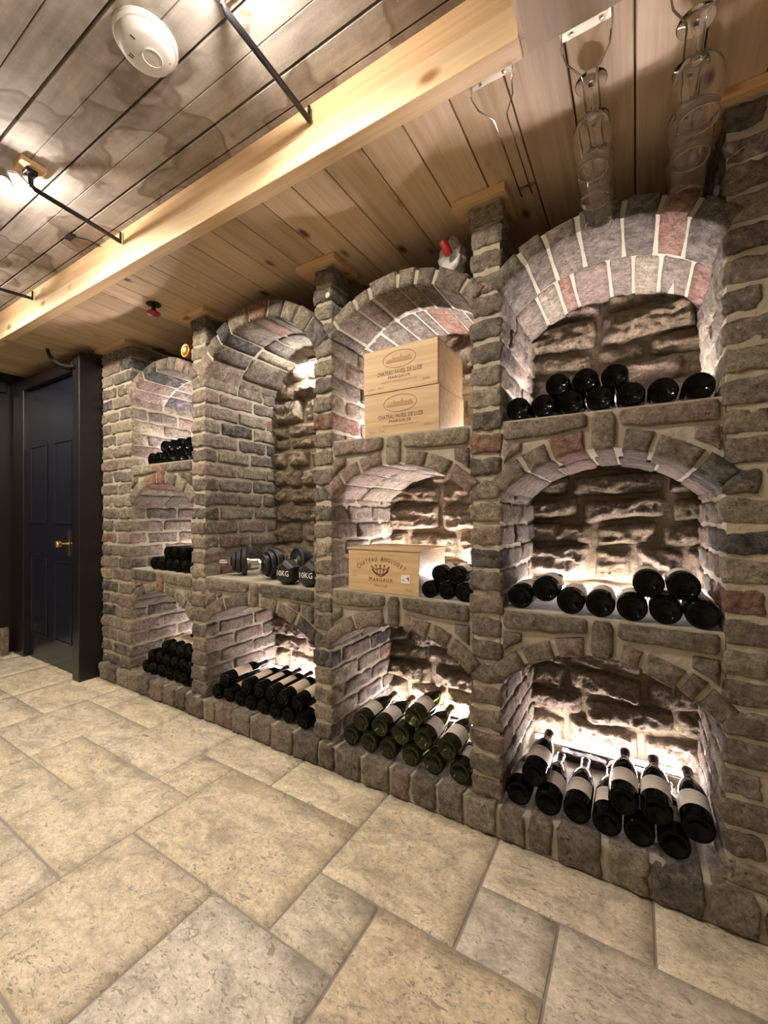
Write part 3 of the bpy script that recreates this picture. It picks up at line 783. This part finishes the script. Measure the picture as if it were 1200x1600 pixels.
strip2([(ccx-.036+.072*k/14, ccz+.003+.008*abs(math.cos(PI*2*k/14))-.004) for k in range(15)], .0016)
for k in range(5):
    bx = ccx-.040+.020*k; bz = ccz+.012+(.006 if k in (1, 2, 3) else 0)
    strip2([(ccx-.026+.013*k, ccz-.012), (bx, bz)], .0016)
    V = [(bx+.004*math.cos(2*PI*q/10), -.0011, bz+.004*math.sin(2*PI*q/10)) for q in range(10)]; cr.add(V, [tuple(range(10))])
cr.build('crown_print', M['ink'], c3)
m = MB(); put_text(m, 'Haut Sud', .014, -.006, .029, -.0009, 1.1); put_text(m, '02', .012, -.134, .078, -.0009); put_text(m, 'CAO', .012, -.134, .062, -.0009)
put_text(m, '12 bt', .009, -.13, .035, -.0009); put_text(m, '75 CL', .013, .122, .022, -.0009); m.build('small_print', M['ink_soft'], c3)
stk = MB().box(.089, .128, -.0016, -.0004, .047, .080).build('sticker', M['paper'], c3)
MB().add([(.112, -.0019, .070), (.124, -.0019, .072), (.124, -.0019, .054)], [(0, 1, 2)]).add([(.092, -.0019, .058), (.097, -.0019, .062), (.104, -.0019, .056)], [(0, 1, 2)]).build('sticker_print', M['violet'], stk)

# ---------------------------------------------------------------- dumbbells
def axisM(loc, yaw): return T(*loc) @ Matrix.Rotation(yaw, 4, 'Z') @ Matrix.Rotation(PI/2, 4, 'Y')
def plate_dumbbell(x, y, z, yaw, label):
    r = empty('dumbbell', (x, y, z), (0, 0, yaw)); tag(r, label, 'dumbbell', 'plate loaded dumbbells'); X = Matrix.Rotation(PI/2, 4, 'Y'); zc = .078
    MB().lathe([(0, -.20), (.0115, -.199), (.0125, -.196), (.0125, .196), (.0115, .199), (0, .20)], 16, T(0, 0, zc) @ X).build('bar', M['chrome'], r, True)
    for s in (-1, 1):
        for off_, rad, th in ((.070, .077, .026), (.099, .066, .024), (.124, .052, .020)):
            pr = [(.013, -th/2), (rad*.45, -th/2), (rad*.5, -th/2+.004), (rad*.8, -th/2+.004), (rad*.86, -th/2), (rad-.004, -th/2), (rad, -th/2+.004), (rad, th/2-.004), (rad-.004, th/2), (rad*.86, th/2), (rad*.8, th/2-.004), (rad*.5, th/2-.004), (rad*.45, th/2), (.013, th/2)]
            MB().lathe(pr, 32, T(s*off_, 0, zc) @ X).build('weight_plate', M['rubber'], r, True)
        MB().lathe([(.013, -.010), (.022, -.010), (.027, -.006), (.027, .004), (.019, .010), (.013, .010)], 6, T(s*.147, 0, zc) @ X).build('collar', M['chrome'], r)
        MB().lathe([(.013, -.004), (.024, -.004), (.024, .004), (.013, .004)], 20, T(s*.053, 0, zc) @ X).build('inner_collar', M['chrome'], r, True)
    return r
def hex_dumbbell(x, y, z, yaw, label):
    r = empty('hex_dumbbell', (x, y, z), (0, 0, yaw)); tag(r, label, 'dumbbell', 'rubber hex dumbbells'); X = Matrix.Rotation(PI/2, 4, 'Y') @ Matrix.Rotation(PI/6+PI/2, 4, 'Z')
    Ry = Matrix.Rotation(PI/2, 4, 'Y'); ap = .053; rc = ap/math.cos(PI/6)
    MB().lathe([(.015, -.07), (.0165, -.03), (.0175, 0), (.0165, .03), (.015, .07)], 16, T(0, 0, ap) @ Ry).build('handle', M['chrome'], r, True)
    for s in (-1, 1):
        pr = [(0, -.040), (rc*.74, -.040), (rc*.95, -.028), (rc, -.018), (rc, .018), (rc*.95, .028), (rc*.74, .040), (0, .040)]
        h = MB().lathe(pr, 6, T(s*.098, 0, ap) @ X).build('hex_head', M['rubber'], r)
        V, F = text_geo('10KG', .036)
        e = .1383*s
        MB().add([(e, v.x*(s), ap+v.y) for v in V], F).build('weight_mark', M['white_ink'], h)
    return r
SD = SH1-.014
plate_dumbbell(-1.785, 1.605, SD+.001, R(48), 'chrome barred plate dumbbell nearest the left brick wall of its niche')
plate_dumbbell(-1.575, 1.610, SD+.001, R(72), 'chrome barred plate dumbbell behind the hexagonal weights')
hex_dumbbell(-1.414, 1.560, SD+.001, R(88), 'left black rubber hexagonal dumbbell marked 10KG')
hex_dumbbell(-1.283, 1.565, SD+.001, R(91), 'black rubber hexagonal dumbbell marked 10KG, half hidden by the pillar')
rb_ = empty('red_bag', (-1.30, 1.80, SD)); tag(rb_, 'red scrap of cloth showing behind the dumbbells at the pillar', 'cloth')
V = []; F = []
for j in range(9):
    for i in range(9):
        u, v = i/8-.5, j/8; nn = noise.noise_vector(Vector((u*5, v*5, 2)))
        V.append((u*.16*(1-.35*v)+nn.x*.015, .02*math.sin(u*9)+nn.y*.02, v*.16+nn.z*.01 if j else 0.001))
for j in range(8):
    for i in range(8): a = j*9+i; F.append((a, a+1, a+10, a+9))
link('fold', mk('fold', V, F), M['red'], rb_)

# ---------------------------------------------------------------- glass racks and hanging glasses
def rack(x, label):
    r = empty('glass_rack', (x, 1.03, CEIL_LOW)); tag(r, label, 'rack', 'chrome stemware racks under the ceiling')
    mb = MB().box(-.055, .055, 0, .022, -.0035, -.0005, .0005); mb.build('mount_plate', M['satin'], r)
    for sx in (-.03, .03):
        MB().lathe([(0, -.0065), (.004, -.006), (.0045, -.0036), (0, -.0036)], 10, T(sx, .011, 0)).build('screw', M['chrome'], r, True)
    for s in (-1, 1):
        P = [(s*.052, .010, -.004), (s*.052, .006, -.030), (s*.050, .012, -.038), (s*.045, .040, -.040), (s*.026, .072, -.040), (s*.018, .085, -.040), (s*.0165, .10, -.040), (s*.0165, .405, -.040)]
        P += [(s*.0165, .412, -.036), (s*.0165, .414, -.004)]
        MB().tube(P, .0022, 8).build('wire_rail', M['chrome'], r, True)
    MB().box(-.028, .028, .408, .420, -.0035, -.0005, .0005).build('end_plate', M['satin'], r)
    return r
rack(-.312, 'empty chrome stemware rack nearest the pine beam')
rack(-.096, 'chrome stemware rack holding three glasses, nearest the pine beam end')
rack(.112, 'chrome stemware rack holding the three rightmost glasses')
def glass_mesh(k):
    out = [(0, 0), (.015, 0), (.034, -.0008), (.0365, -.002), (.034, -.0035), (.012, -.0055), (.0055, -.010), (.0038, -.020), (.0036, -.070), (.005, -.084), (.016, -.0885), (.032*k, -.100), (.0425*k, -.120), (.0445*k, -.138), (.0425*k, -.165), (.0375*k, -.200), (.0353*k, -.2195), (.0359*k, -.2205), (.0360*k, -.2218), (.0351*k, -.2228)]
    inn = [(.0341*k, -.2222), (.0337*k, -.2210), (.0341*k, -.2195), (.0366*k, -.200), (.0416*k, -.165), (.0436*k, -.138), (.0416*k, -.121), (.031*k, -.1015), (.015, -.0900), (0, -.0895)]
    m_ = MB().lathe(out+inn, 32); return m_
gm = {}
for k_, q in (('a', 1.0), ('b', 1.08)):
    mm = glass_mesh(q); gm[k_] = mk('wine_glass', mm.V, mm.F); gm[k_].materials.append(M['glass'])
for x, ys, k_, nm in [(-.096, (1.150, 1.262, 1.385), 'a', 'left'), (.112, (1.126, 1.240, 1.375), 'b', 'right')]:
    for i, y in enumerate(ys):
        o = link('wine_glass', gm[k_]); o.location = (x+random.uniform(-.002, .002), y, CEIL_LOW-.0338)
        o.rotation_euler = (random.uniform(-.02, .02), random.uniform(-.02, .02), 0)
        tag(o, 'clear stemmed wine glass hanging upside down in the %s filled rack, %s from the camera' % (nm, ('nearest', 'second', 'farthest')[i]), 'glass', 'glasses hanging in the %s rack' % nm)

# ---------------------------------------------------------------- lamps on black rods
def rod_lamp(xr, yr, xe, lx, ly, label, block=True):
    r = empty('ceiling_lamp', (xr, yr, CEIL_HIGH)); tag(r, label, 'lamp', 'spot lamps on black rods'); O = Vector((xr, yr, CEIL_HIGH))
    def P(x, y, z): return tuple(Vector((x, y, z))-O)
    if block: MB().box(-.038, .038, -.038, .038, -.019, -.0005, .002).build('mounting_block', M['pine_x'], r)
    MB().box(-.018, .018, -.018, .018, -.034, -.0195, .002).build('junction_box', M['black_metal'], r)
    MB().tube([(0, 0, -.030), (0, .002, -.07), P(xr, yr+.015, 2.284), P((xr+xe)/2, (yr+.99)/2, 2.295), P(xe, .981, 2.303)], .0088, 10).build('rod', M['black_metal'], r, True)
    MB().tube([P(xe, .981, 2.296), P(xe, .9812, 2.345)], .005, 8).build('rod_hook', M['black_metal'], r, True)
    MB().tube([P(xr, yr, 2.286), P((xr+lx)/2, (yr+ly)/2, 2.335), P(lx, ly, 2.338)], .004, 8).build('lamp_arm', M['chrome'], r, True)
    MB().lathe([(.006, .020), (.012, .018), (.014, .004), (.024, -.014), (.026, -.022), (.0235, -.022), (.012, -.002), (0, 0)], 20, T(*P(lx, ly, 2.322))).build('shade', M['chrome'], r, True)
    MB().lathe([(0, .006), (.008, .003), (.012, -.006), (.010, -.014), (0, -.018)], 16, T(*P(lx, ly, 2.312))).build('bulb', M['bulb'], r, True)
rod_lamp(-.838, .640, -.865, -.775, .60, 'spot lamp on the black rod nearest the camera')
rod_lamp(-1.90, .633, -1.972, -1.975, .58, 'glowing spot lamp on the middle black rod with a pine mounting block')
rod_lamp(-2.94, .633, -2.915, -3.0, .58, 'black rod ending on the beam near the door, farthest along', True)
sp = empty('cable_clip', (-2.217, .885, CEIL_HIGH)); tag(sp, 'small black cable box with a short wire on the upper ceiling', 'cable box')
MB().box(-.026, .026, -.012, .012, -.014, -.0005, .002).build('box', M['black_metal'], sp)
MB().tube([(.02, .010, -.008), (.05, .05, -.010), (.055, .098, -.012)], .003, 6).build('wire', M['black_metal'], sp, True)

# smoke detector
sd = empty('smoke_detector', (-1.13, .628, CEIL_HIGH)); tag(sd, 'round off white smoke detector on the stained board ceiling', 'smoke detector')
MB().lathe([(0, -.0005), (.078, -.0005), (.078, -.012), (.074, -.016), (0, -.016)], 40).build('base', M['white'], sd, True)
MB().lathe([(.070, -.0162), (.071, -.022), (.064, -.034), (.052, -.040), (0, -.0405)], 40).build('cover', M['white'], sd, True)
MB().lathe([(.024, -.0400), (.026, -.0425), (.0235, -.044), (.022, -.0425), (0, -.043)], 32, T(.008, .012, 0)).build('test_button', M['white'], sd, True)
for i, (a, b) in enumerate([(-.040, -.020), (-.033, -.020), (.012, -.042), (.045, .005), (.030, .042)]):
    MB().box(a-.002, a+.002, b-.006, b+.006, -.0405 if i < 3 else -.0385, -.036).build('slot', M['dark_slot'], sd)

# red valve under the pine ceiling
vv = empty('stop_valve', (-2.168, 1.243, CEIL_LOW)); tag(vv, 'small stop valve with red handwheel under the pine ceiling', 'valve')
MB().lathe([(0, -.0003), (.036, -.0003), (.036, -.004), (.012, -.008), (0, -.008)], 24).build('flange', M['black_metal'], vv, True)
MB().lathe([(.009, -.006), (.009, -.024), (.013, -.026), (.013, -.036), (.006, -.038), (.006, -.044)], 12).build('stem', M['black_metal'], vv, True)
MB().lathe([(0, -.043), (.010, -.042), (.024, -.046), (.030, -.044), (.033, -.049), (.030, -.055), (.022, -.052), (.010, -.058), (0, -.060)], 20).build('handwheel', M['red'], vv, True)

# things on top of the arches
j_ = empty('preserve_jar', (-2.20, 1.44, 2.020), (-PI/2, 0, 0)); tag(j_, 'red jar with a gold lid lying on the small arch near the ceiling', 'jar')
MB().lathe([(.034, .012), (.040, .020), (.042, .034), (.042, .10), (.036, .112), (0, .113)], 28).build('jar_body', M['red'], j_, True)
MB().lathe([(0, .002), (.024, .002), (.027, 0), (.035, 0), (.038, .003), (.038, .015), (.035, .016)], 28).build('lid', M['gold'], j_, True)
bg = empty('plastic_bag', (-.590, 1.475, 1.972)); tag(bg, 'crumpled white plastic bag on the crate bay arch with a red capped bottle in it', 'bag')
V = []; F = []; nu, nv = 28, 18
for j in range(nv+1):
    v = j/nv
    for i in range(nu):
        a = 2*PI*i/nu; rr = .060*math.sin(PI*min(v*.92+.05, 1))**.7*(1-.35*v)
        nn = noise.noise_vector(Vector((math.cos(a)*2.2, math.sin(a)*2.2, v*4))); n2 = noise.noise_vector(Vector((math.cos(a)*6, math.sin(a)*6, v*9)))
        if -2.4 < a-PI*1.5+0 < -.0 and False: pass
        rr *= (1+.5*nn.x+.3*n2.x)*(1-.45*max(0, v-.5))
        dent = .035*max(0, math.cos(a+PI/2+.1))**3*max(0, 1-abs(v-.45)*3.2)
        V.append((rr*math.cos(a)+.012*nn.y, (rr*math.sin(a)+dent), v*.158+.006*n2.z if j else .002))
for j in range(nv):
    for i in range(nu): F.append((j*nu+i, j*nu+(i+1) % nu, (j+1)*nu+(i+1) % nu, (j+1)*nu+i))
link('bag_film', mk('bag_film', V, F), M['bag'], bg)
MB().lathe([(0, 0), (.014, 0), (.0155, .003), (.0155, .046), (.014, .050), (0, .050)], 16, T(.006, -.052, .060) @ Matrix.Rotation(R(-20), 4, 'Y') @ rotx(R(25))).build('bottle_cap', M['red'], bg, True)

# hose from the ceiling to the door frame
hs = [(-3.36, 1.21, 2.189), (-3.345, 1.215, 2.15), (-3.31, 1.225, 2.11), (-3.25, 1.24, 2.075), (-3.18, 1.255, 2.052), (-3.11, 1.268, 2.045)]
tag(MB().tube(hs, .011, 10).build('black_hose', M['rubber'], None, True), 'black curved hose from the pine ceiling to the door frame', 'hose')
# small white cap on the pillar and paper ribbon at the right
tag(MB().lathe([(0, 0), (.006, 0), (.009, -.003), (.012, -.003), (.012, -.008), (.008, -.010), (0, -.010)], 16, T(-1.123, 1.398, 2.018) @ rotx(-PI/2) ).build('wall_plug', M['white'], None, True), 'small round white plug on the pillar above the crate bay', 'plug')
rb2 = empty('ribbon', (.338, 1.394, .26)); tag(rb2, 'white torn ribbon hanging on the right pillar at the frame edge', 'ribbon')
for k, (dx, zt, zb, lean) in enumerate([(-.014, .068, .018, .006), (-.008, .082, .040, -.002), (.004, .080, .030, .004), (.014, .070, .022, .002)]):
    V = [(dx+lean*0, 0, zt), (dx-.005, -.005, (zt+zb)/2+.008), (dx+.005, -.007, (zt+zb)/2-.004), (dx+lean+.002, -.002, zb), (dx-.001, .002, (zt+zb)/2)]
    link('strand', mk('strand', V, [(0, 1, 2), (1, 3, 2), (0, 2, 4), (0, 4, 1), (4, 2, 3), (4, 3, 1)]), M['white_ink'], rb2)

# ---------------------------------------------------------------- door
dr = empty('door_1', (-3.59, 1.32, 0)); tag(dr, 'dark blue panelled door with a brass lever handle', 'door', kind='structure')
W0 = -3.59
MB().box(-.40, .40, 0, .04, .008, 2.03, .002).build('door_leaf', M['doorpaint'], dr)
def panel(x0, x1, z0, z1):
    x0 -= W0; x1 -= W0; t = .014
    p = MB().box(x0+t, x1-t, -.004, -.0005, z0+t, z1-t, .0015).build('door_panel', M['doorpaint'], dr)
    mm = MB()
    for a in ((x0, x1, z0, z0+t), (x0, x1, z1-t, z1), (x0, x0+t, z0+t, z1-t), (x1-t, x1, z0+t, z1-t)): mm.box(a[0], a[1], -.010, -.0003, a[2], a[3], .003)
    mm.build('panel_moulding', M['doorpaint'], p)
for a in ((-3.53, -3.27, 1.02, 1.60), (-3.93, -3.66, 1.02, 1.60), (-3.53, -3.27, .19, .76), (-3.93, -3.66, .19, .76)): panel(*a)
hd = empty('door_handle', (.265, -.001, .885)); hd.parent = dr
MB().box(-.018, .018, -.004, 0, -.085, .085, .001).build('back_plate', M['brass'], hd)
MB().tube([(0, -.004, .0), (0, -.045, 0)], .007, 10).build('spindle', M['brass'], hd, True)
MB().lathe([(0, -.026), (.014, -.022), (.024, -.010), (.026, 0), (.022, .012), (.012, .018), (0, .020)], 20, T(-.012, -.058, 0) @ rotx(PI/2)).build('knob', M['brass'], hd, True)
df = empty('door_frame'); tag(df, 'near black painted door frame beside the wide brick pillar', 'door frame', kind='structure')
m = MB().box(-3.165, -3.072, 1.275, 1.50, 0, 2.135, .004); m.build('right_jamb', M['darkpaint'], df)
MB().box(-3.195, -3.160, 1.292, 1.50, 0, 2.10, .004).build('right_stop', M['darkpaint'], df)
MB().box(-4.18, -3.99, 1.285, 1.50, 0, 2.10, .004).build('left_jamb', M['darkpaint'], df)
MB().box(-4.20, -3.196, 1.283, 1.50, 2.032, 2.118, .004).build('head', M['darkpaint'], df)
dw = MB().box(-4.25, -3.06, 1.50, 1.58, 0, 2.25).build('wall_door', M['darkpaint']); tag(dw, 'dark wall holding the blue door', 'wall', kind='structure')
db = empty('timber_block', (-4.165, 1.225, 0)); tag(db, 'small weathered brown block standing in the corner left of the door', 'block')
link('block', brick_mesh(.05, .05, .21, .008, .004), None, db, (.22, .17, .13)).location = (0, 0, .107)
